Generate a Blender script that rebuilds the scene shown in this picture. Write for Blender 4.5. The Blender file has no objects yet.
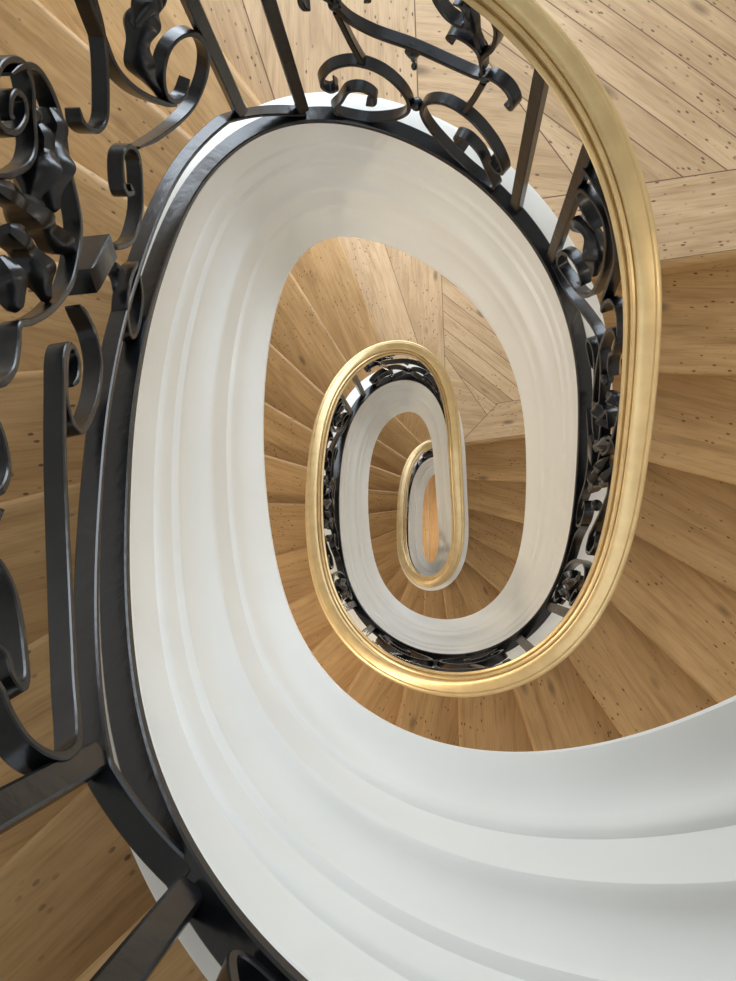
import bpy, bmesh, math, random
import numpy as np
from mathutils import Vector, Matrix
random.seed(4)
S = 0.85                      # metres per layout unit
GROUND = 12.65                # depth of the ground floor under the lens (layout units)
D = {'f': 890.2308, 'rx': -0.0841, 'ry': 0.0865, 'cx': -0.0731, 'cy': -0.495, 'zs': 3.3954, 'wo': 0.0656, 'wi': 0.0243, 'olow': -0.133, 'otop': 0.0074, 'hlow': 0.6706, 'ZL': 3.0022, 'rise': 0.2112, 'P': [[0.5193, 0.0855, -0.0119, 0.7895], [-0.0071, -0.0104, 0.0476, -0.0368], [-0.04, -0.0019, -0.0093, -0.0392]], 'u': [-0.1775, -0.0877, -0.1403, -0.3456, -0.1407, -0.5346, -0.2118, -0.3207, -1.1309, -2.0383, -1.0917, -0.2738, -0.5118, -0.5129, -0.1902, -0.1591, -0.252, -0.3529, -0.2529, -0.1061, -0.5761, -2.3435, -1.7649, -0.3164, -0.6149, -0.4546, -0.1768, -0.3867, -0.311, -0.559, -0.307, -0.1718, -0.541, -0.5768, -0.6, -0.6149, -0.6244, -0.6303, -0.6337, -0.6353], 'D': [[0.0613, -0.0039, -0.0123, -0.0324, -0.0254, -0.0606, -0.0725, -0.2343, -0.1455, 0.0799, 0.1438, 0.1212, 0.1175], [0.0147, -0.0095, -0.0072, 0.0407, 0.0666, 0.0745, -0.0376, -0.1009, -0.114, -0.0666, -0.0044, 0.0148, 0.0268], [0.1571, 0.1374, 0.1746, 0.2777, 0.2036, 0.1408, 0.069, -0.2141, -0.2872, -0.2024, -0.1836, -0.1496, -0.1357], [0.0799, 0.1573, 0.1638, 0.0384, 0.1063, 0.0584, -0.0077, 0.0252, -0.072, -0.1384, -0.1174, -0.1129, -0.1113]]}
EDGE = {-9: (-0.353, 0.41, -1.377, 1.382), -8: (-0.494, 0.287, -1.516, 1.244), -7: (-0.626, 0.074, -1.841, 0.777), -6: (-0.709, -0.178, -2.071, 0.148), -5: (-0.763, -0.464, -2.163, -0.377), -4: (-0.789, -0.728, -2.18, -1.112), -3: (-0.787, -0.982, -2.012, -1.802), -2: (-0.716, -1.272, -1.754, -2.234), -1: (-0.546, -1.462, -1.364, -2.598), 0: (0.463, -0.969, 1.892, -1.14), 1: (0.561, -0.699, 1.986, -0.634), 2: (0.599, -0.442, 1.999, -0.046), 3: (0.606, -0.21, 1.888, 0.536), 4: (0.575, 0.04, 1.632, 1.058), 5: (0.461, 0.29, 1.253, 1.476), 6: (0.272, 0.46, 0.712, 1.798), 7: (0.055, 0.534, 0.074, 1.937), 8: (-0.193, 0.521, -0.508, 1.885), 9: (-0.394, 0.434, -1.113, 1.635), 10: (-0.559, 0.287, -1.579, 1.247), 11: (-0.674, 0.093, -1.917, 0.74), 12: (-0.747, -0.148, -2.1, 0.212), 13: (-0.785, -0.4, -2.192, -0.441), 14: (-0.799, -0.63, -2.18, -1.042), 15: (-0.79, -0.872, -2.046, -1.621), 16: (-0.737, -1.122, -1.786, -2.121), 17: (-0.615, -1.351, -1.362, -2.562), 18: (-0.403, -1.51, -0.899, -2.817), 19: (0.138, -0.94, 1.521, -1.118), 20: (0.155, -0.696, 1.562, -0.627), 21: (0.168, -0.478, 1.568, -0.101), 22: (0.176, -0.267, 1.457, 0.445), 23: (0.15, -0.055, 1.228, 0.894), 24: (0.07, 0.106, 0.695, 1.386), 25: (-0.032, 0.188, 0.159, 1.587), 26: (-0.202, 0.207, -0.268, 1.61), 27: (-0.348, 0.115, -0.884, 1.437), 28: (-0.423, -0.006, -1.338, 1.1), 29: (-0.47, -0.185, -1.687, 0.577), 30: (-0.487, -0.388, -1.823, 0.151), 31: (-0.491, -0.599, -1.884, -0.426), 32: (-0.481, -0.803, -1.872, -0.946), 33: (-0.448, -0.991, -1.763, -1.478), 34: (-0.371, -1.182, -1.525, -1.975), 35: (-0.186, -1.355, -1.174, -2.37)}
C = bpy.context.scene.collection
RAIL_H = 0.95
PI = math.pi

# ------------------------------------------------------------------ stair curve
T0, DT, NK = -360, 30, 40
MID = T0 + DT/2 + DT*np.arange(NK)
DK = np.arange(-360, 841, 100); ND = len(DK)
def ip(th, v):
    g = (np.degrees(th)-DK[0])/100.; g = np.clip(g, 0, ND-1.0001); i = g.astype(int); t = g-i
    vp = np.r_[v[0], v, v[-1], v[-1]]
    p0, p1, p2, p3 = vp[i], vp[i+1], vp[i+2], vp[i+3]
    return .5*(2*p1+(p2-p0)*t+(2*p0-5*p1+4*p2-p3)*t*t+(3*p1-p0-3*p2+p3)*t**3)
fine = np.radians(np.arange(T0-40, 881, 2.))
_s = np.exp(np.interp(np.degrees(fine), MID, D['u']))
_z = np.concatenate([[0], np.cumsum((_s[1:]+_s[:-1])/2)])*np.radians(2.)
_z = _z-np.interp(0, fine, _z)+D['zs']
def zz(th): return np.interp(th, fine, _z)
def plan(th, off):
    th = np.atleast_1d(np.asarray(th, float)); x = 0; y = 0; tx = 0; ty = 0
    for k in (1, 2, 3):
        a, b, c, e = D['P'][k-1]; Cc, Ss = np.cos(k*th), np.sin(k*th)
        x = x+a*Cc+b*Ss; y = y+c*Cc+e*Ss; tx = tx+k*(-a*Ss+b*Cc); ty = ty+k*(-c*Ss+e*Cc)
    q = [ip(th, v) for v in D['D']]
    ex, ey = np.exp(q[2]), np.exp(q[3])
    x = x*ex; y = y*ey; tx = tx*ex; ty = ty*ey; L = np.hypot(tx, ty)+1e-9
    return x+off*ty/L+D['cx']+q[0], y-off*tx/L+D['cy']+q[1]
def W(x, y, z): return Vector((x*S, -y*S, (GROUND-z)*S))      # layout -> world metres
def pt(thd, h, off=0.025):                                    # degrees along the stair, height above the string
    t = math.radians(thd); X, Y = plan(t, off)
    return W(X[0], Y[0], float(zz(t))-h)
def normal(thd):
    return (pt(thd, 0, 1)-pt(thd, 0, 0)).normalized()

# ------------------------------------------------------------------ helpers
def tag(o, label=None, cat=None, group=None, kind=None):
    if label: o['label'] = label
    if cat: o['category'] = cat
    if group: o['group'] = group
    if kind: o['kind'] = kind
    return o
def link(name, verts, faces, mat, parent=None, smooth=35, uv=None, mats=None, midx=None):
    me = bpy.data.meshes.new(name); me.from_pydata([tuple(v) for v in verts], [], faces)
    bm = bmesh.new(); bm.from_mesh(me); bmesh.ops.recalc_face_normals(bm, faces=bm.faces[:]); bm.to_mesh(me); bm.free()
    me.materials.append(mat)
    for m in (mats or []): me.materials.append(m)
    if midx: me.polygons.foreach_set('material_index', midx)
    if smooth:
        me.shade_smooth(); me.set_sharp_from_angle(angle=math.radians(smooth))
    if uv:
        l = me.uv_layers.new(name='UVMap')
        for lp in me.loops:
            l.data[lp.index].uv = uv(me.vertices[lp.vertex_index].co)
    o = bpy.data.objects.new(name, me); C.objects.link(o)
    if parent:
        o.parent = parent; o.matrix_parent_inverse = Matrix.Translation(-parent.location)
    return o
def empty(name, loc):
    o = bpy.data.objects.new(name, None); o.location = loc; o.empty_display_size = .1; C.objects.link(o); return o
class MB:
    def __init__(s): s.v = []; s.f = []
    def add(s, v, f):
        n = len(s.v); s.v += list(v); s.f += [tuple(i+n for i in q) for q in f]
    def build(s, name, mat, parent=None, **k): return link(name, s.v, s.f, mat, parent, **k)
def rings(R, closed=True, caps=True):
    n = len(R[0]); v = [p for r in R for p in r]; f = []
    for i in range(len(R)-1):
        for j in range(n if closed else n-1):
            a = i*n+j; b = i*n+(j+1) % n; f.append((a, b, b+n, a+n))
    if caps and closed:
        f.append(tuple(range(n-1, -1, -1))); f.append(tuple((len(R)-1)*n+j for j in range(n)))
    return v, f
def sweep(profile, a, b, step=2.0, closed=True, lift=lambda t: 0):
    R = []
    for t in np.arange(a, b+.01, step):
        th = math.radians(t); r = []; z = float(zz(th))
        for off, h in profile:
            X, Y = plan(th, off); r.append(W(X[0], Y[0], z-h-lift(t)))
        R.append(r)
    return rings(R, closed)
def catmull(P, n=6):
    P = [np.array(p, float) for p in P]; Q = [2*P[0]-P[1]]+P+[2*P[-1]-P[-2]]; out = []
    for i in range(1, len(Q)-2):
        for k in range(n):
            t = k/n; p0, p1, p2, p3 = Q[i-1:i+3]
            out.append(.5*(2*p1+(p2-p0)*t+(2*p0-5*p1+4*p2-p3)*t*t+(3*p1-p0-3*p2+p3)*t**3))
    out.append(P[-1]); return out
def strap(mb, pts, w=.037, t=.012, n=6, off=.025, taper=True):
    q = catmull(pts, n); P = [pt(a, h, off) for a, h in q]; N = [normal(a) for a, h in q]; R = []
    w *= S; t *= S; L = len(P)
    for i in range(L):
        T = (P[min(i+1, L-1)]-P[max(i-1, 0)])
        if T.length < 1e-7: T = Vector((0, 0, 1))
        T.normalize(); n_ = (N[i]-T*N[i].dot(T)).normalized(); B = T.cross(n_)
        s = 1.
        if taper: s = min(1, .45+.55*min(i, L-1-i)/5.)
        a = w/2*min(1, .7+.3*s); b = t/2*s; c = min(a, b)*.35
        R.append([P[i]+n_*x+B*y for x, y in ((a, b-c), (a-c, b), (-a+c, b), (-a, b-c), (-a, -b+c), (-a+c, -b), (a-c, -b), (a, -b+c))])
    mb.add(*rings(R))
def ball(mb, p, r, sx=1., seg=12):
    R = []
    for i in range(1, 8):
        a = PI*i/8; R.append([p+Vector((math.cos(2*PI*j/seg)*math.sin(a)*r, math.sin(2*PI*j/seg)*math.sin(a)*r, math.cos(a)*r*sx)) for j in range(seg)])
    mb.add(*rings(R))
def bud(mb, pts, r, lobes=3, flat=.75, amp=.22, off=.025, n=7, ph=0.):
    q = catmull(pts, n); L = len(q); R = []; P = [pt(a, h, off) for a, h in q]
    for i in range(L):
        s = i/(L-1); T = (P[min(i+1, L-1)]-P[max(i-1, 0)]).normalized(); nn = normal(q[i][0]); nn = (nn-T*nn.dot(T)).normalized(); B = T.cross(nn)
        rr = r*S*(.22+.95*math.sin(PI*min(1, s*.93+.06))**.8)*(1+amp*math.sin(lobes*2*PI*s+ph))
        if i == L-1: rr *= .35
        ring = []
        for j in range(14):
            a = 2*PI*j/14; k = rr*(1+.13*math.cos(3*a+s*4)+.07*math.cos(6*a))
            ring.append(P[i]+nn*(math.cos(a)*k)+B*(math.sin(a)*k*flat))
        R.append(ring)
    mb.add(*rings(R))
def block(mb, thd, h, wt, wh, wr, off=.025, tilt=0):
    c = pt(thd, h, off); n = normal(thd); T = (pt(thd+1, h, off)-pt(thd-1, h, off)); T = (T-n*T.dot(n)).normalized(); B = n.cross(T)
    if tilt: T, B = T*math.cos(tilt)+B*math.sin(tilt), B*math.cos(tilt)-T*math.sin(tilt)
    R = []
    for s, k in ((-1, .86), (-.86, 1), (.86, 1), (1, .86)):
        R.append([c+n*(s*wr*S/2)+T*(x*wt*S/2*k)+B*(y*wh*S/2*k) for x, y in ((1, 1), (-1, 1), (-1, -1), (1, -1))])
    mb.add(*rings(R))

# ------------------------------------------------------------------ materials
def nodes(name):
    m = bpy.data.materials.new(name); m.use_nodes = True; nt = m.node_tree; b = nt.nodes['Principled BSDF']; return m, nt, b
def N(nt, t, **k):
    n = nt.nodes.new(t)
    for a, v in k.items():
        if a.startswith('i_'): n.inputs[a[2:].replace('_', ' ')].default_value = v
        else: setattr(n, a, v)
    return n
def ramp(nt, fac, stops):
    r = nt.nodes.new('ShaderNodeValToRGB'); nt.links.new(fac, r.inputs[0]); e = r.color_ramp.elements
    while len(e) < len(stops): e.new(.5)
    for q, (p, c) in zip(e, stops): q.position = p; q.color = (*c, 1)
    return r.outputs[0]
def wood(name, base, dark, specks=1., rnd='obj', rough=.5):
    m, nt, b = nodes(name); L = nt.links
    uv = N(nt, 'ShaderNodeUVMap', uv_map='UVMap')
    if rnd == 'obj': r = N(nt, 'ShaderNodeObjectInfo').outputs['Random']
    else: r = N(nt, 'ShaderNodeAttribute', attribute_name='board').outputs['Fac']
    cmb = N(nt, 'ShaderNodeCombineXYZ'); mu = N(nt, 'ShaderNodeMath', operation='MULTIPLY'); L.new(r, mu.inputs[0]); mu.inputs[1].default_value = 37.
    L.new(mu.outputs[0], cmb.inputs[2]); L.new(mu.outputs[0], cmb.inputs[0])
    add = N(nt, 'ShaderNodeVectorMath', operation='ADD'); L.new(uv.outputs[0], add.inputs[0]); L.new(cmb.outputs[0], add.inputs[1])
    def sc(v):
        q = N(nt, 'ShaderNodeVectorMath', operation='MULTIPLY'); q.inputs[1].default_value = v; L.new(add.outputs[0], q.inputs[0]); return q.outputs[0]
    n1 = N(nt, 'ShaderNodeTexNoise'); n1.inputs['Scale'].default_value = 1.; n1.inputs['Detail'].default_value = 6; n1.inputs['Distortion'].default_value = .6
    L.new(sc((2.5, 55., 1.)), n1.inputs['Vector'])
    n2 = N(nt, 'ShaderNodeTexNoise'); n2.inputs['Scale'].default_value = 1.; n2.inputs['Detail'].default_value = 3; n2.inputs['Distortion'].default_value = 1.5; L.new(sc((2.0, 9., 1.)), n2.inputs['Vector'])
    n3 = N(nt, 'ShaderNodeTexNoise'); n3.inputs['Scale'].default_value = 1.; L.new(sc((12., 220., 1.)), n3.inputs['Vector']); n3.inputs['Detail'].default_value = 4
    col = ramp(nt, n1.outputs[0], [(.25, dark), (.50, base), (.80, tuple(min(1, c*1.10) for c in base))])
    mix = N(nt, 'ShaderNodeMix', data_type='RGBA', blend_type='MULTIPLY'); mix.inputs[0].default_value = 1.
    L.new(col, mix.inputs[6]); L.new(ramp(nt, n2.outputs[0], [(.3, (.80, .77, .72)), (.6, (1, 1, 1))]), mix.inputs[7])
    mixf = N(nt, 'ShaderNodeMix', data_type='RGBA', blend_type='MULTIPLY'); mixf.inputs[0].default_value = 1.
    L.new(mix.outputs[2], mixf.inputs[6]); L.new(ramp(nt, n3.outputs[0], [(.32, (.84, .82, .79)), (.5, (1, 1, 1))]), mixf.inputs[7])
    tone = N(nt, 'ShaderNodeMix', data_type='RGBA', blend_type='MULTIPLY'); tone.inputs[0].default_value = 1.
    L.new(mixf.outputs[2], tone.inputs[6]); L.new(ramp(nt, r, [(0, (.86, .84, .80)), (.5, (.97, .96, .95)), (1, (1.06, 1.07, 1.08))]), tone.inputs[7])
    # small dark worm holes and filled knots
    vo = N(nt, 'ShaderNodeTexVoronoi'); vo.inputs['Scale'].default_value = 1.; L.new(sc((26., 58., 1.)), vo.inputs['Vector'])
    n4 = N(nt, 'ShaderNodeTexNoise'); n4.inputs['Scale'].default_value = 1.; L.new(sc((3.3, 5., 1.)), n4.inputs['Vector'])
    a = ramp(nt, vo.outputs['Distance'], [(.13, (1, 1, 1)), (.20, (0, 0, 0))]); c = ramp(nt, n4.outputs[0], [(.47, (0, 0, 0)), (.55, (1, 1, 1))])
    mm = N(nt, 'ShaderNodeMath', operation='MULTIPLY'); L.new(a, mm.inputs[0]); L.new(c, mm.inputs[1])
    m2 = N(nt, 'ShaderNodeMath', operation='MULTIPLY'); L.new(mm.outputs[0], m2.inputs[0]); m2.inputs[1].default_value = .8*specks
    vk = N(nt, 'ShaderNodeTexVoronoi'); vk.inputs['Scale'].default_value = 1.; L.new(sc((2.6, 6.5, 1.)), vk.inputs['Vector'])
    kk = ramp(nt, vk.outputs['Distance'], [(.05, (1, 1, 1)), (.13, (0, 0, 0))]); k2 = N(nt, 'ShaderNodeMath', operation='MULTIPLY'); L.new(kk, k2.inputs[0]); k2.inputs[1].default_value = .55*specks
    mx = N(nt, 'ShaderNodeMath', operation='MAXIMUM'); L.new(m2.outputs[0], mx.inputs[0]); L.new(k2.outputs[0], mx.inputs[1])
    fin = N(nt, 'ShaderNodeMix', data_type='RGBA'); L.new(mx.outputs[0], fin.inputs[0]); L.new(tone.outputs[2], fin.inputs[6]); fin.inputs[7].default_value = (.045, .022, .01, 1)
    L.new(fin.outputs[2], b.inputs['Base Color']); b.inputs['Roughness'].default_value = rough; b.inputs['Specular IOR Level'].default_value = .35
    bp = N(nt, 'ShaderNodeBump'); bp.inputs['Strength'].default_value = .12; bp.inputs['Distance'].default_value = .01; L.new(n1.outputs[0], bp.inputs['Height']); L.new(bp.outputs[0], b.inputs['Normal'])
    return m
def simple(name, col, rough=.5, metal=0., var=.08, scale=12., bump=0., col2=None, spec=.5, coat=0.):
    m, nt, b = nodes(name); tc = N(nt, 'ShaderNodeTexCoord'); n = N(nt, 'ShaderNodeTexNoise'); n.inputs['Scale'].default_value = scale; n.inputs['Detail'].default_value = 5
    nt.links.new(tc.outputs['Object'], n.inputs['Vector'])
    c2 = col2 or tuple(c*(1-var) for c in col)
    nt.links.new(ramp(nt, n.outputs[0], [(.35, c2), (.65, col)]), b.inputs['Base Color'])
    b.inputs['Roughness'].default_value = rough; b.inputs['Metallic'].default_value = metal; b.inputs['Specular IOR Level'].default_value = spec; b.inputs['Coat Weight'].default_value = coat
    if bump:
        bp = N(nt, 'ShaderNodeBump'); bp.inputs['Strength'].default_value = bump; bp.inputs['Distance'].default_value = .004; nt.links.new(n.outputs[0], bp.inputs['Height']); nt.links.new(bp.outputs[0], b.inputs['Normal'])
    return m
M = dict(
    tread=wood('oak_tread', (.53, .33, .145), (.41, .24, .09)),
    board=wood('oak_board', (.62, .435, .255), (.50, .335, .185), rnd='attr'),
    joint=simple('dark_joint', (.17, .105, .06), .8),
    floor=wood('oak_ground', (.60, .36, .15), (.44, .25, .10), rnd='attr'),
    white=simple('cream_paint', (.86, .855, .81), .36, 0, .03, 6., .05, spec=.45),
    plaster=simple('white_plaster', (.82, .80, .76), .7, 0, .03, 3., .1),
    iron=simple('black_iron', (.010, .011, .013), .26, .2, .4, 30., .3, spec=.6),
    brass=simple('aged_brass', (.75, .57, .29), .42, .62, .18, 16., .08, col2=(.66, .49, .25)),
    frame=simple('window_paint', (.8, .8, .78), .5),
)
def glassmat():
    m, nt, b = nodes('window_glass'); b.inputs['Base Color'].default_value = (1, 1, 1, 1); b.inputs['Roughness'].default_value = 0; b.inputs['Transmission Weight'].default_value = 1; b.inputs['IOR'].default_value = 1.02; return m
M['glass'] = glassmat()

# ------------------------------------------------------------------ moulded string along the well
prof = [(.12, -.55), (.12, 0), (.11, .004), (-.002, .004), (-.004, -.004), (-.002, -.012), (-.005, -.07), (-.007, -.122), (-.013, -.130), (-.0165, -.142), (-.018, -.17), (-.020, -.200),
        (-.026, -.210), (-.030, -.220), (-.029, -.231), (-.030, -.245), (-.034, -.275), (-.043, -.31), (-.055, -.335), (-.064, -.346), (-.069, -.358), (-.070, -.38), (-.073, -.43), (-.077, -.468),
        (-.083, -.478), (-.087, -.490), (-.089, -.52), (-.096, -.556), (-.110, -.595), (-.127, -.628), (-.136, -.650), (-.135, -.668), (-.120, -.678), (-.03, -.678), (.05, -.64)]
TOP, END = -345, 770
R = []
for t in np.arange(TOP, END+.01, 1.5):                          # the string is thinner in the uppermost flight
    th = math.radians(t); r = []; q = float(np.interp(t, [-160, -75], [.66, 1]))
    for off, h in prof:
        X, Y = plan(th, off*q if off > .09 else off); r.append(W(X[0], Y[0], float(zz(th))-h))
    R.append(r)
mb = MB(); mb.add(*rings(R))
tag(mb.build('stair_string', M['white'], smooth=28), 'cream painted moulded plaster string winding down along the open well under the black railing', 'staircase')

def rise_top(t): return float(np.interp(t, [-345, -240, -220, -150, -108], [0, 0, .08, .09, 0]))
def low(t):                                                     # height of the raised lower bar over the string
    return float(np.interp(t, [-360, -243, -232, -165, -125, -108, -60], [.012, .012, .115, .11, .135, .03, .012]))
# ------------------------------------------------------------------ handrail and running iron bars
hp = [(.030, .913), (-.006, .913), (-.014, .918), (-.022, .924), (-.027, .932), (-.026, .940), (-.020, .946), (-.015, .944), (-.0125, .940), (-.0115, .950), (-.0125, .956), (-.008, .963), (-.002, .962), (.0005, .957), (.002, .967), (.006, .973), (.016, .976),
      (.030, .9775), (.044, .976), (.050, .966), (.052, .963), (.058, .963), (.065, .957), (.068, .946), (.064, .936), (.058, .930), (.056, .920), (.05, .913)]
mb = MB(); mb.add(*sweep(hp, TOP, END, 1.5, lift=rise_top))
tag(mb.build('handrail', M['brass'], smooth=40), 'polished brass handrail with beaded inner edge winding down on top of the black railing', 'handrail')
mb = MB(); mb.add(*sweep([(-.004, .004), (.044, .004), (.046, .007), (.046, .022), (.043, .026), (-.002, .026), (-.005, .022), (-.006, .008)], TOP, END, 1.5))
R = []
for t in np.arange(-244, -105, 1.):
    th = math.radians(t); r = []
    for off, h in ((.008, 0), (.044, 0), (.046, .003), (.046, .012), (.043, .015), (.009, .015), (.006, .012), (.006, .003)):
        X, Y = plan(th, off); r.append(W(X[0], Y[0], float(zz(th))-h-low(t)))
    R.append(r)
sole = mb.build('bottom_rail', M['iron'], smooth=30)
tag(sole, 'black iron bottom bar running along the top edge of the cream string', 'rail')
mb = MB(); mb.add(*rings(R)); mb.build('raised_bar', M['iron'], sole, smooth=30)
mb = MB(); mb.add(*sweep([(.008, .896), (.042, .896), (.042, .912), (.008, .912)], TOP, END, 2, lift=rise_top)); 
o = mb.build('top_bar', M['iron'], smooth=30); tag(o, 'black iron top bar running right under the brass handrail', 'rail')

# ------------------------------------------------------------------ railing panels
def post(parent, t):
    mb = MB(); w, r = .037*S/2, .028*S/2
    a = pt(t, .026 if t < -240 else max(.026, low(t)+.014)); b = pt(t, .896+rise_top(t)); n = normal(t); T = Vector((0, 0, 1)).cross(n).normalized(); R = []
    for k, s in ((0, .85), (.004, 1), (.996, 1), (1, .85)):
        c = a.lerp(b, k); q = .8
        R.append([c+n*(x*r*s)+T*(y*w*s) for x, y in ((1, q), (q, 1), (-q, 1), (-1, q), (-1, -q), (-q, -1), (q, -1), (1, -q))])
    mb.add(*rings(R)); return mb.build('post', M['iron'], parent, smooth=20)
def part(parent, name, fn):
    mb = MB(); fn(mb); return mb.build(name, M['iron'], parent, smooth=40)

def short_panel(parent, a, b):
    mid = (a+b)/2+.02*(b-a); k = (b-a)/47.3
    def m(pts, s=1): return [(mid+s*x*k, h) for x, h in pts]
    c_scroll = [(-10.2, .13), (-8.6, .15), (-8.3, .19), (-10.5, .215), (-13.5, .19), (-15.6, .12), (-17.6, .06), (-15.5, .03), (-10, .034), (-4.2, .108), (-1.3, .2), (-2.3, .285), (-6, .345), (-11, .352), (-15.5, .31), (-18.2, .25), (-18.9, .20), (-17.4, .175), (-15.9, .195), (-16.2, .22)]
    for s in (1, -1):
        part(parent, 'c_scroll', lambda q: strap(q, m(c_scroll, s)))
        part(parent, 'strut', lambda q: strap(q, m([(-12.9, .575), (-11.2, .45), (-9.4, .345)], s), w=.03, t=.018, taper=False))
        part(parent, 'ball', lambda q: ball(q, pt(mid-s*12.9*k, .598), .0165))
        part(parent, 'end_hook', lambda q: strap(q, m([(-12.9, .61), (-15.0, .64), (-17.4, .642), (-18.8, .615), (-18.6, .58), (-17.4, .572)], s), t=.016))
        part(parent, 'lyre_scroll', lambda q: strap(q, m([(-12.6, .62), (-12.6, .69), (-14.3, .77), (-14.4, .85), (-12, .892), (-8.2, .89), (-5.2, .875), (-3.8, .84), (-4.6, .79), (-6.6, .755), (-9, .76), (-9.8, .80), (-8.8, .835), (-7.4, .825)], s)))
        part(parent, 'inner_hook', lambda q: strap(q, m([(-12.7, .63), (-12.0, .70), (-10, .715), (-7.6, .705), (-6.6, .68), (-7.4, .662)], s), w=.04, t=.013))
        part(parent, 'leaf', lambda q: bud(q, m([(-12.5, .66), (-11.0, .74), (-9.6, .80), (-8.4, .87)], s), .017, 2))
    part(parent, 'arch', lambda q: strap(q, m([(-12.9, .60), (-10.5, .55), (-6, .525), (0, .535), (6, .55), (10.5, .575), (12.9, .60)]), w=.034, t=.016, taper=False))
    part(parent, 'ball', lambda q: ball(q, pt(mid, .225), .0175))
    part(parent, 'pendant', lambda q: (bud(q, m([(0, .545), (0, .50), (0, .455)]), .017, 1, 1), ball(q, pt(mid, .43), .008, 1.6)))

# long panel drawn at its real angles for the two that show, as (angle, height)
LONG_A = dict(a=-230.5, b=-120.6, straps=[
    [(-219.8, 0.421), (-222.1, 0.394), (-224.2, 0.369), (-226.7, 0.329), (-228.5, 0.282), (-229.2, 0.24), (-228.7, 0.207), (-226.3, 0.199), (-222.9, 0.202), (-218.8, 0.206), (-212.0, 0.221), (-204.8, 0.246), (-198.6, 0.272), (-193.6, 0.293), (-188.5, 0.317), (-184.6, 0.34), (-182.6, 0.341), (-181.8, 0.321)],
    [(-187.2, 0.283), (-186.0, 0.272), (-183.8, 0.281), (-182.3, 0.313), (-183.0, 0.333), (-186.0, 0.323), (-189.6, 0.299), (-192.3, 0.258), (-192.7, 0.219), (-190.1, 0.189), (-186.2, 0.174), (-182.1, 0.188), (-178.7, 0.236), (-176.8, 0.294), (-176.1, 0.329)],
    [(-160.8, 0.757), (-161.0, 0.771), (-159.2, 0.792), (-157.9, 0.79), (-157.9, 0.764), (-159.7, 0.736), (-162.2, 0.735), (-163.2, 0.762), (-162.6, 0.795), (-160.4, 0.831), (-157.4, 0.854), (-155.1, 0.846), (-154.2, 0.813), (-155.7, 0.766), (-158.4, 0.724), (-161.5, 0.676), (-164.2, 0.663), (-167.1, 0.687), (-168.6, 0.715)],
    [(-156.6, 0.824), (-154.5, 0.816), (-153.1, 0.789), (-153.3, 0.738), (-154.7, 0.675), (-156.8, 0.62), (-159.8, 0.562), (-163.0, 0.483), (-165.8, 0.431), (-169.4, 0.401), (-174.4, 0.388), (-179.0, 0.424), (-182.0, 0.475), (-183.2, 0.507), (-185.7, 0.496), (-188.5, 0.49), (-190.4, 0.506), (-191.8, 0.536)],
    [(-193.8, 0.542), (-195.5, 0.5), (-197.7, 0.47), (-200.2, 0.451), (-202.1, 0.456), (-203.4, 0.48)],
    [(-208.8, 0.467), (-210.4, 0.426), (-212.8, 0.389), (-215.9, 0.363), (-218.8, 0.347), (-221.3, 0.338), (-222.0, 0.35), (-220.8, 0.373), (-218.9, 0.391), (-217.6, 0.418)],
    [(-153.2, 0.319), (-154.1, 0.293), (-155.1, 0.323), (-153.1, 0.372), (-150.2, 0.411), (-148.0, 0.39), (-148.7, 0.331), (-153.3, 0.244), (-156.6, 0.21), (-160.8, 0.203), (-163.8, 0.254), (-164.0, 0.286)],
    [(-128.7, 0.409), (-131.5, 0.367), (-134.1, 0.372), (-135.1, 0.419), (-133.4, 0.487), (-129.9, 0.546), (-126.2, 0.566), (-123.2, 0.551), (-122.2, 0.505), (-122.9, 0.441), (-125.8, 0.366), (-130.5, 0.308), (-136.0, 0.295), (-142.0, 0.319), (-146.9, 0.363)],
    [(-137.5, 0.863), (-138.6, 0.804), (-140.0, 0.707), (-141.2, 0.605), (-139.9, 0.5), (-136.5, 0.397), (-134.4, 0.357)],
    [(-137.1, 0.842), (-137.9, 0.796), (-139.4, 0.731), (-142.0, 0.657), (-146.4, 0.569), (-149.3, 0.53), (-151.8, 0.539), (-152.8, 0.585), (-151.6, 0.627)],
    [(-163.1, 0.135), (-164.6, 0.145), (-167.5, 0.145), (-171.4, 0.125), (-174.5, 0.087), (-175.3, 0.056), (-172.7, 0.038), (-168.4, 0.057), (-165.5, 0.101), (-165.0, 0.12)],
    [(-185, .66), (-180, .72), (-174, .78), (-170, .86), (-172, .93), (-177, .93), (-178, .86)],
    [(-224, .55), (-219, .62), (-211, .64), (-205, .60), (-203, .66), (-209, .75), (-218, .80), (-226, .76), (-228, .66), (-224, .62)]],
    leaves=[([(-155.2, .69), (-157.6, .64), (-161, .605), (-164, .57), (-166.2, .51)], .036, 2), ([(-158.1, .70), (-160.7, .644), (-164.5, .61), (-168.0, .585)], .032, 2),
            ([(-169.3, .70), (-168.9, .602), (-169.4, .499), (-169.5, .385)], .028, 3), ([(-172.8, .62), (-173.4, .562), (-175.2, .494), (-177.8, .42)], .027, 2), ([(-176.5, .61), (-178.9, .558), (-181.3, .505)], .028, 1),
            ([(-124.8, .74), (-127.0, .70), (-129.6, .675), (-132.6, .64), (-135.0, .59), (-135.9, .523), (-135.3, .40)], .030, 3), ([(-126, .70), (-129.5, .70), (-133, .66)], .026, 1), ([(-165.6, .22), (-167.3, .19), (-169.8, .17)], .014, 1),
            ([(-214, .70), (-210, .60), (-206, .50), (-204, .46)], .03, 3)],
    clip=[(-169.0, .325, .165, .05, .075, .12)], balls=[(-157.9, .71, .018), (-155.6, .668, .018), (-167.2, .262, .015)])
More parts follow.
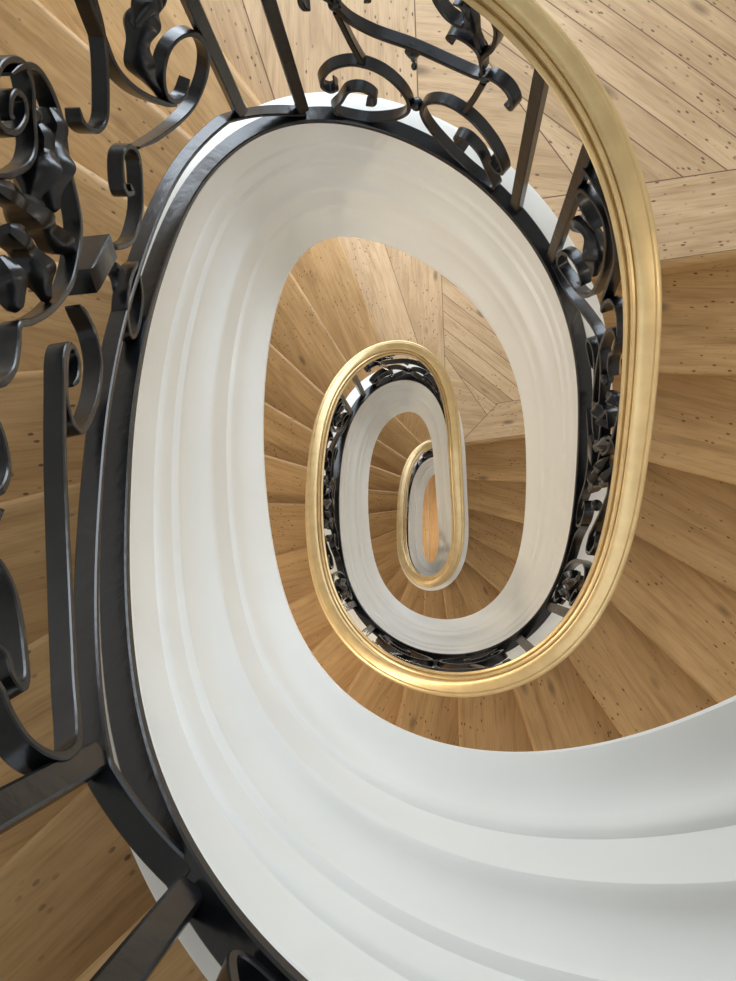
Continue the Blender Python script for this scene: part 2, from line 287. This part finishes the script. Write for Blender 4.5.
LONG_B = dict(a=-47.1, b=49., straps=[
    [(-39.1, .62), (-41.2, .60), (-44.0, .59), (-45.8, .616), (-44.8, .663), (-42.2, .705), (-39.0, .731), (-36.4, .72), (-34.1, .668), (-32.4, .566), (-32.4, .395), (-35.0, .254), (-40.3, .155), (-44.0, .120), (-45.0, .178), (-42.9, .27), (-39.0, .32), (-36.3, .30), (-37.5, .25)],
    [(-46.5, .74), (-43.3, .765), (-38.5, .79), (-34.5, .78), (-31.0, .74), (-29.7, .62), (-28.9, .53), (-27.2, .483), (-27.8, .52), (-27.0, .60), (-24.9, .66), (-22.1, .685), (-19, .66)],
    [(-13.5, .53), (-15.8, .519), (-17.6, .546), (-17.3, .60), (-19.2, .646), (-21.7, .59), (-22.5, .501), (-21.0, .397), (-17.5, .31), (-12, .25), (-6, .26), (0, .33)],
    [(-19.3, .25), (-21.0, .215), (-25.0, .185), (-26.2, .215), (-23.5, .275), (-19.3, .286), (-14, .25)],
    [(-46, .035), (-41, .06), (-36.3, .125), (-30.8, .237), (-25.9, .341), (-22.4, .392), (-16, .40), (-10, .36)],
    [(-14, .72), (-8, .76), (-2, .72), (3, .62), (4, .5), (0, .42), (-5, .44), (-6, .52), (-2, .55)],
    [(16, .72), (10, .76), (5, .72), (1, .60), (2, .48), (6, .42), (10, .46), (9, .54)],
    [(-12, .10), (-6, .16), (2, .20), (9, .17), (14, .059), (18, .04), (21.5, .09), (21.3, .19), (18, .24), (15, .2), (16.5, .15)],
    [(12.4, .66), (15, .69), (19, .62), (24.0, .50), (26, .46), (29.8, .47), (31, .56), (28.9, .63), (25.6, .60), (26, .55)],
    [(22, .20), (25, .09), (30, .05), (36, .04), (42, .03), (46, .05)],
    [(45.5, .25), (46.6, .178), (44, .06), (39.5, .03), (35.0, .07), (33.0, .256), (34.0, .50), (38.2, .65), (43.2, .70), (46.2, .63), (45, .56), (42.2, .57), (42.4, .61)],
    [(-10, .87), (-4, .82), (0, .86), (5, .82), (11, .87)]],
    leaves=[([(-44.8, .40), (-43.0, .50), (-39.8, .545), (-37.3, .53), (-35.8, .49), (-34.8, .42)], .028, 2), ([(-11, .24), (-9, .34), (-5, .44), (-2, .50)], .028, 3), ([(0, .30), (1, .42), (2, .54), (3, .64)], .029, 2), ([(12, .26), (10, .36), (7, .46), (5, .54)], .028, 3), ([(-10, .50), (-8, .58), (-5, .66)], .022, 2), ([(12, .50), (11, .58), (8, .66)], .022, 2),
            ([(44.8, .48), (43, .40), (40, .33), (37.5, .24), (37, .15)], .028, 3), ([(38, .50), (40, .42), (43, .30), (44.5, .18)], .024, 3)],
    clip=[(1, .30, .09, .06, .06, 0)], balls=[(-14.5, .42, .018), (17, .40, .018)])
def long_panel(parent, a, b, d, flip=False):
    k = (b-a)/(d['b']-d['a'])
    def m(p): 
        if flip: return [(b-(x-d['a'])*k, h) for x, h in p]
        return [(a+(x-d['a'])*k, h) for x, h in p]
    for s in d['straps']: part(parent, 'scroll', lambda q: strap(q, m(s), w=.037, t=.0125))
    for p, r, l in d['leaves']: part(parent, 'leaf', lambda q: bud(q, m(p), r, l))
    for t, h, x, y, z, ti in d['clip']: part(parent, 'clip', lambda q: block(q, m([(t, h)])[0][0], h, x, y, z, tilt=ti))
    for t, h, r in d['balls']: part(parent, 'ball', lambda q: ball(q, pt(m([(t, h)])[0][0], h), r))
panels = [
    ('s', -299, -245, 'short black iron scroll panel at the lower left corner, topmost of the railing', 0),
    ('A', -230.5, -120.6, 'long black iron scroll panel along the left edge, with clip block and tall strap', 0),
    ('s', -106.4, -59.1, 'short black iron lyre panel with pendant bud at the top of the photo', 0),
    ('B', -47.1, 49., 'long black iron scroll panel on the right, inside the largest brass curve', 0),
    ('s', 63.5, 121., 'short black iron scroll panel at the bottom of the first full turn of the railing', 0),
    ('B', 133.5, 225., 'long black iron scroll panel on the left side of the middle oval of the railing', 1),
    ('s', 237., 301., 'short black iron scroll panel at the top of the middle oval of the railing', 0),
    ('B', 313., 409., 'long black iron scroll panel on the right of the middle oval, mostly under the handrail', 0),
    ('s', 423., 481., 'short black iron scroll panel at the bottom of the smallest oval of the railing', 0),
    ('B', 493., 585., 'long black iron scroll panel on the left side of the smallest oval', 1),
    ('s', 597., 661., 'short black iron scroll panel at the top of the smallest oval of the railing', 0)]
for kind, a, b, lab, fl in panels:
    e = empty('railing_panel', pt((a+b)/2, 0)); tag(e, lab, 'railing', 'iron railing panels around the well')
    post(e, a); post(e, b)
    if kind == 's': short_panel(e, a, b)
    else: long_panel(e, a, b, LONG_A if kind == 'A' else LONG_B, fl)

# ------------------------------------------------------------------ stairs
CX, CY, HX, HY = -.1, -.5, 2.25, 2.75                           # rounded stairwell outline
def wallpt(ang, k=1.):
    c, s = math.cos(ang), math.sin(ang); r = (abs(c/HX)**4+abs(s/HY)**4)**(-.25); return CX+c*r*k, CY+s*r*k
def hit_wall(p, q, k=.995):
    dx, dy = q[0]-p[0], q[1]-p[1]; L = math.hypot(dx, dy); dx /= L; dy /= L; lo, hi = 0, 6
    for _ in range(40):
        m = (lo+hi)/2; x, y = p[0]+dx*m-CX, p[1]+dy*m-CY
        if abs(x/HX)**4+abs(y/HY)**4 < k**4: lo = m
        else: hi = m
    return p[0]+dx*lo, p[1]+dy*lo
zf = zz(fine)
LINE = {}
for k in range(-15, 45):
    z = D['ZL']+k*D['rise']
    if k in EDGE: x1, y1, x2, y2 = EDGE[k]
    else:
        t = float(np.interp(z-.05, zf, fine)); X, Y = plan(t, .10); X2, Y2 = plan(t, 1.5); x1, y1, x2, y2 = X[0], Y[0], X2[0], Y2[0]
    if k <= -4:
        dx, dy = x2-x1, y2-y1; L = math.hypot(dx, dy); x1 -= dx/L*.04; y1 -= dy/L*.04
    LINE[k] = ((x1, y1), hit_wall((x1, y1), (x2, y2)), z)
def tread(k, parent):
    (a0, b0, _), (a1, b1, z) = LINE[k-1], LINE[k]
    Bi, Bo, Fi, Fo = map(lambda p: np.array(p), (a0, b0, a1, b1))
    inward = (Bi-Fi)                                           # step back towards the riser behind
    e = Fo-Fi; e = e/np.hypot(*e); nrm = np.array([-e[1], e[0]]); nrm = nrm if nrm@inward < 0 else -nrm   # out of the nosing
    e0 = Bo-Bi; e0 = e0/np.hypot(*e0); n0 = np.array([-e0[1], e0[0]]); n0 = n0 if n0@inward > 0 else -n0  # away from this tread
    r = .024; th = .048; R = []
    for s in np.linspace(0, 1, 9):
        f = Fi+(Fo-Fi)*s; bk = Bi+(Bo-Bi)*s+n0*.052
        sec = [(bk, z), (f-nrm*r, z)]
        for i in range(1, 8):
            a = PI/2-PI*i/8; sec.append((f-nrm*r+nrm*r*math.cos(a), z+r-r*math.sin(a)))
        sec += [(f-nrm*r, z+th), (bk, z+th)]
        R.append([W(p[0], p[1], q) for p, q in sec])
    v, f = rings(R)
    o3 = W(Fi[0], Fi[1], z); ex = Vector((e[0], -e[1], 0)); ey = Vector((nrm[0], -nrm[1], 0))
    ox, oy = random.uniform(0, 9), random.uniform(0, 9)
    uv = lambda c: ((c-o3).dot(ex)+ox, (c-o3).dot(ey)+oy)
    link('tread', v, f, M['tread'], parent, smooth=40, uv=uv)
    # riser under this nosing down to the next tread
    R = []
    for s in (0, 1):
        p = Fi+(Fo-Fi)*s-nrm*.034; q = p-nrm*.022
        R.append([W(p[0], p[1], z+th-.001), W(q[0], q[1], z+th-.001), W(q[0], q[1], z+D['rise']+.012), W(p[0], p[1], z+D['rise']+.012)])
    v, f = rings(R)
    uv2 = lambda c: ((c-o3).dot(ex)+ox+3, c.z+oy)
    link('riser', v, f, M['tread'], parent, smooth=0, uv=uv2)
def flight(k0, k1, label):
    e = empty('stair_flight', W(*LINE[(k0+k1)//2][0], LINE[k1][2])); tag(e, label, 'stairs', 'oak stair flights')
    for k in range(k0, k1+1): tread(k, e)
    # curved plaster underside
    R = []
    ta = float(np.interp(LINE[k0][2]-D['rise']-.05, zf, fine)); tb = float(np.interp(LINE[k1][2]-.05, zf, fine))
    for t in np.linspace(ta, tb, max(4, int((tb-ta)/.1))):
        X, Y = plan(t, .122); X2, Y2 = plan(t, 1.2); w = hit_wall((X[0], Y[0]), (X2[0], Y2[0])); z = float(zz(t))+.40
        R.append([W(X[0], Y[0], z), W(*w, z), W(*w, z+.03), W(X[0], Y[0], z+.03)])
    v, f = rings(R); link('underside', v, f, M['plaster'], e, smooth=40)
flight(-14, -1, 'uppermost oak stair flight at the left edge, leading down to the landing at top right')
flight(1, 18, 'oak winder flight going down from the upper landing around the middle oval railing')
flight(20, 37, 'oak winder flight around the smallest oval, seen inside the middle cream string')
flight(38, 44, 'lowest oak flight reaching the ground floor beneath the smallest oval')

def landing(k, vx, mit, name):
    """parquet landing between nosing k (arrival) and nosing k+1 (departure)"""
    (a0, b0, z0), (a1, b1, z) = LINE[k], LINE[k+1]
    za = D['ZL']
    # inner outline along the string
    t0 = float(np.interp(z0-.05, zf, fine)) if k > 0 else math.radians(-111.8)
    t1 = math.radians(329.4) if k > 0 else math.radians(-41.7)
    if k > 0: t0 = math.radians(259.2)
    poly = []
    for t in np.linspace(t0, t1, 26): X, Y = plan(t, .10); poly.append((X[0], Y[0]))
    poly[0] = a0
    e_ = np.array(b1)-np.array(a1); e_ /= np.hypot(*e_); n_ = np.array([-e_[1], e_[0]]); n_ = n_ if n_[1] < 0 else -n_
    poly = poly[:-1]+[tuple(np.array(a1)+n_*.024)]; b1s = np.array(b1)+n_*.024
    A1 = math.atan2(b1s[1]-CY, b1s[0]-CX); A0 = math.atan2(b0[1]-CY, b0[0]-CX)
    while A0 > A1: A0 -= 2*PI
    while A0 < A1-2*PI: A0 += 2*PI
    for a in np.linspace(A1, A0, 30): poly.append(wallpt(a, .995))
    bm = bmesh.new(); vs = [bm.verts.new((x, y, 0)) for x, y in poly]; bm.faces.new(vs)
    def cut(p, d): 
        bmesh.ops.bisect_plane(bm, geom=bm.verts[:]+bm.edges[:]+bm.faces[:], plane_co=(p[0], p[1], 0), plane_no=(-d[1], d[0], 0))
    bmesh.ops.triangulate(bm, faces=bm.faces[:])
    en = np.array(b1)-np.array(a1); en /= np.hypot(*en)
    nn = np.array([-en[1], en[0]]); nn = nn if nn[1] < 0 else -nn       # from the nosing back into the landing
    q = np.array(a1)+nn*.30
    dd = np.array([math.cos(math.radians(40)), math.sin(math.radians(40))]); dn = np.array([-dd[1], dd[0]])
    cut(q, en); cut((vx, 0), (.03, 1)); cut(mit, (.25, .37)); cut(mit, (-.19, .197))
    w = .108
    for i in range(-18, 18): cut(np.array(mit)+dn*(i*w), dd)
    cut(((a0[0]+b0[0])/2+.33, (a0[1]+b0[1])/2), (.32, 1)); 
    mid0 = ((a0[0]+b0[0])/2+.33, (a0[1]+b0[1])/2)
    def cls(c):
        p = np.array([c.x, c.y])
        def side(o, dv): return (p[0]-o[0])*dv[1]-(p[1]-o[1])*dv[0]
        if side((vx, 0), (.03, 1)) < 0: return 1 if side(mid0, (.32, 1)) < 0 else 2
        if (p-q)@nn < 0 and side(mit, (-.19, .197)) > 0: return 3
        if side(mit, (.25, .37)) < 0: return 4
        return 100+int(math.floor((p-np.array(mit))@dn/w))
    lay = bm.faces.layers.int.new('b')
    bm.faces.ensure_lookup_table()
    for f in bm.faces: f[lay] = cls(f.calc_center_median())
    ed = [e for e in bm.edges if len(e.link_faces) == 2 and e.link_faces[0][lay] != e.link_faces[1][lay]]
    bmesh.ops.split_edges(bm, edges=ed)
    ids = sorted({f[lay] for f in bm.faces})
    joint = []
    for i in ids:
        fs = [f for f in bm.faces if f[lay] == i]
        r = bmesh.ops.inset_region(bm, faces=fs, thickness=.0022, depth=0, use_boundary=True, use_even_offset=True)
        for f in r['faces']: f[lay] = i; f.material_index = 1
    for f in bm.faces: f.smooth = False
    seg = {i: random.random() for i in ids}
    me = bpy.data.meshes.new(name)
    uvl = bm.loops.layers.uv.new('UVMap'); bl = bm.faces.layers.float.new('board')
    dirs = {1: (.32, 1), 2: (.03, 1), 3: tuple(en), 4: (1, .15)}
    for f in bm.faces:
        f[bl] = seg[f[lay]]; dv = np.array(dirs.get(f[lay], tuple(dd)), float); dv /= np.hypot(*dv); dq = np.array([-dv[1], dv[0]])
        for l in f.loops:
            p = np.array([l.vert.co.x, l.vert.co.y]); l[uvl].uv = ((p@dv)*S+seg[f[lay]]*9, (p@dq)*S+seg[f[lay]]*5)
    for v in bm.verts:
        x, y = v.co.x, v.co.y; v.co = W(x, y, z)
    bmesh.ops.reverse_faces(bm, faces=bm.faces[:])
    bm.normal_update()
    if sum(f.normal.z for f in bm.faces) < 0: bmesh.ops.reverse_faces(bm, faces=bm.faces[:])
    bm.to_mesh(me); bm.free(); me.materials.append(M['board']); me.materials.append(M['joint'])
    o = bpy.data.objects.new(name, me); C.objects.link(o)
    o['kind'] = 'structure'; o['label'] = 'herringbone oak landing floor with border planks'
    # slab beneath
    n = len(poly)
    def back(p):
        d_ = (np.array(p)-np.array(a1))@n_
        return tuple(np.array(p)+n_*max(0, .065-d_))
    pb = [back(p) for p in poly]
    v = [W(x, y, z+.006) for x, y in pb]+[W(x, y, z+.17) for x, y in pb]
    f = [tuple(range(n)), tuple(range(2*n-1, n-1, -1))]+[(i, (i+1) % n, n+(i+1) % n, n+i) for i in range(n)]
    sl = link('landing_slab', v, f, M['plaster'], None, smooth=0); sl['kind'] = 'structure'
    # nosing plank of the departure edge
    R = []
    a = np.array(a1); b = np.array(b1); r = .024
    for s in (0, 1):
        p = a+(b-a)*s; R.append([W(*(p+nn*r+(-nn)*r*math.sin(g)), z+.0005+r-r*math.cos(g)) for g in np.linspace(0, PI, 9)]+[W(*(p+nn*(r+.02)), z+.048), W(*(p+nn*(r+.02)), z+.0005)])
    o3 = W(a[0], a[1], z); ex = Vector((en[0], -en[1], 0))
    v, f = rings(R); ns = link('trim_%d' % (k+3), v, f, M['tread'], None, uv=lambda c: ((c-o3).dot(ex), c.y)); ns['kind'] = 'structure'
    R = []
    for s in (0, 1):
        p = a+(b-a)*s+nn*.034; q2 = p+nn*.022; R.append([W(*p, z+.047), W(*q2, z+.047), W(*q2, z+D['rise']+.012), W(*p, z+D['rise']+.012)])
    v, f = rings(R); ns = link('trim_%d' % (k+4), v, f, M['tread'], None, smooth=0, uv=lambda c: ((c-o3).dot(ex)+4, c.z)); ns['kind'] = 'structure'
landing(-1, -.035, (.22, -1.67), 'floor')
landing(18, .055, (.336, -1.186), 'floor')

# ------------------------------------------------------------------ room shell
CEIL = -2.6
mb = MB(); segs = 96
def wring(z): return [W(*wallpt(2*PI*i/segs), z) for i in range(segs)]
wins = []
for zc in (-.3, 3.0-1.0, 7.0-1.0, 10.4):                          # window bands behind the landings (image-top side)
    wins.append((zc-.9, zc+.75))
levels = sorted({CEIL, GROUND} | {round(v, 3) for w in wins for v in w})
wi = [i for i in range(segs) if abs(((i+.5)/segs*360) - 270) < 21]
fill_wins = [i for i in range(segs) if abs(((i+.5)/segs*360) - 90) < 21]  # unseen openings added opposite, to light the string faces turned from the landing windows
holes = []
for a, b in zip(levels, levels[1:]):
    iswin = any(abs(w[0]-a) < 1e-3 for w in wins)
    top, bot = wring(a), wring(b)
    for i in range(segs):
        if iswin and (i in wi or i in fill_wins): continue
        j = (i+1) % segs; mb.add([top[i], top[j], bot[j], bot[i]], [(0, 1, 2, 3)])
w_ = mb.build('wall_round', M['plaster'], smooth=30); tag(w_, kind='structure')
for n, (za, zb, ww, sg) in enumerate([(a, b, wi, -1) for a, b in wins]+[(a, b, fill_wins, 1) for a, b in wins]):  # landing windows first, then the made-up opposite ones that only bring fill
    P = sorted(wallpt(2*PI*i/segs) for i in (ww[0], ww[-1]+1)); y = sum(p[1] for p in P)/2+.03*sg
    fr = MB(); x0, x1 = P[0][0], P[1][0]; 
    def bar(xa, xb, z1, z2, m=None, d=.03):
        (m or fr).add([W(x, yy, zq) for zq in (z1, z2) for x, yy in ((xa, y-d), (xb, y-d), (xb, y+d), (xa, y+d))], [(0, 1, 2, 3), (7, 6, 5, 4), (0, 4, 5, 1), (1, 5, 6, 2), (2, 6, 7, 3), (3, 7, 4, 0)])
    bar(x0, x1, za, za+.06); bar(x0, x1, zb-.06, zb); bar(x0, x0+.06, za+.06, zb-.06); bar(x1-.06, x1, za+.06, zb-.06); bar((x0+x1)/2-.025, (x0+x1)/2+.025, za+.06, zb-.06)
    f = fr.build('window_%d' % (n+1), M['frame'], smooth=0); tag(f, kind='structure')
    L = bpy.data.lights.new('daylight', 'AREA'); L.shape = 'RECTANGLE'; L.size = abs(x1-x0)*S; L.size_y = (zb-za)*S; L.energy = [10, 62, 46, 46, 6, 11, 8, 8][n]; L.color = (.81, .90, 1.0) if sg < 0 else (.92, .96, 1)  # daylight on the opposite side is added fill
    lo = bpy.data.objects.new('daylight', L); C.objects.link(lo); lo.location = W((x0+x1)/2, y+.25*sg, (za+zb)/2)
    lo.rotation_euler = (Vector(W(-.1, 0, (za+zb)/2+.6))-lo.location).to_track_quat('-Z', 'Z').to_euler()
# ground floor of straight oak boards
bm = bmesh.new(); uvl = bm.loops.layers.uv.new('UVMap'); bl = bm.faces.layers.float.new('board')
bx = CX-HX-.1
while bx < CX+HX+.1:
    w = .17; r = random.random()
    vs = [bm.verts.new(W(x, y, GROUND)) for x, y in ((bx, CY+HY+.1), (bx+w-.004, CY+HY+.1), (bx+w-.004, CY-HY-.1), (bx, CY-HY-.1))]
    f = bm.faces.new(vs); f[bl] = r
    for l in f.loops: l[uvl].uv = (l.vert.co.y+r*7, l.vert.co.x)
    bx += w
me = bpy.data.meshes.new('floor'); bm.normal_update(); bm.to_mesh(me); bm.free(); me.materials.append(M['floor'])
g = bpy.data.objects.new('floor', me); C.objects.link(g); tag(g, kind='structure')
# ceiling with an oblong rooflight over the well
mb = MB()
hole = [(CX+1.15*math.cos(2*PI*i/segs), CY+1.5*math.sin(2*PI*i/segs)) for i in range(segs)]
o_ = wring(CEIL); i_ = [W(x, y, CEIL) for x, y in hole]; k_ = [W(x, y, CEIL-.4) for x, y in hole]
mb.add(o_+i_, [(i, (i+1) % segs, segs+(i+1) % segs, segs+i) for i in range(segs)])
mb.add(i_+k_, [(i, (i+1) % segs, segs+(i+1) % segs, segs+i) for i in range(segs)])
tag(mb.build('ceiling', M['plaster'], smooth=30), kind='structure')

# ------------------------------------------------------------------ light
w = bpy.data.worlds.new('World'); bpy.context.scene.world = w; w.use_nodes = True; nt = w.node_tree
bg = nt.nodes['Background']; bg.inputs[0].default_value = (.80, .90, 1.0, 1); bg.inputs[1].default_value = .55
def area(name, loc, target, size, energy, col, sy=None):
    L = bpy.data.lights.new(name, 'AREA'); L.size = size; L.energy = energy; L.color = col
    if sy: L.shape = 'RECTANGLE'; L.size_y = sy
    o = bpy.data.objects.new(name, L); C.objects.link(o); o.location = loc; o.rotation_euler = (Vector(target)-Vector(loc)).to_track_quat('-Z', 'Z').to_euler(); return o
area('rooflight', W(CX, CY, CEIL-.35), W(CX, CY, 3), 1.7, 7, (1, .97, .93), 2.3)
for nm, x, y, z, e in (('fill_light', 1.9, .5, 1.6, 8), ('fill_light', -1.85, .3, 3.9, 26), ('fill_light', 1.7, .5, 5.6, 8), ('fill_light', -1.7, .3, 7.7, 16), ('fill_light', 1.6, 0, 9.6, 8), ('fill_light', 0, -.5, 11.9, 12)):  # warm point fills without fittings, added to brighten strings and treads at each level
    L = bpy.data.lights.new(nm, 'POINT'); L.energy = e; L.color = (1, .86, .68); L.shadow_soft_size = .12
    o = bpy.data.objects.new(nm, L); C.objects.link(o); o.location = W(x, y, z)

# ------------------------------------------------------------------ camera
rx, ry = D['rx'], D['ry']
cx, sx, cy, sy = math.cos(rx), math.sin(rx), math.cos(ry), math.sin(ry)
Rm = Matrix(((1, 0, 0), (0, cx, -sx), (0, sx, cx))) @ Matrix(((cy, 0, sy), (0, 1, 0), (-sy, 0, cy)))
F = Matrix.Diagonal((1, -1, -1)); Rb = (F @ Rm @ F).transposed()
cam = bpy.data.cameras.new('camera'); cam.sensor_fit = 'VERTICAL'; cam.sensor_height = 24; cam.lens = D['f']/981*24; cam.clip_start = .01
co = bpy.data.objects.new('camera', cam); C.objects.link(co); co.matrix_world = Matrix.Translation(W(0, 0, 0)) @ Rb.to_4x4()
sc = bpy.context.scene; sc.camera = co
sc.view_settings.view_transform = 'Standard'; sc.view_settings.look = 'None'; sc.view_settings.exposure = .12; sc.view_settings.gamma = 1; sc.view_settings.use_curve_mapping = False
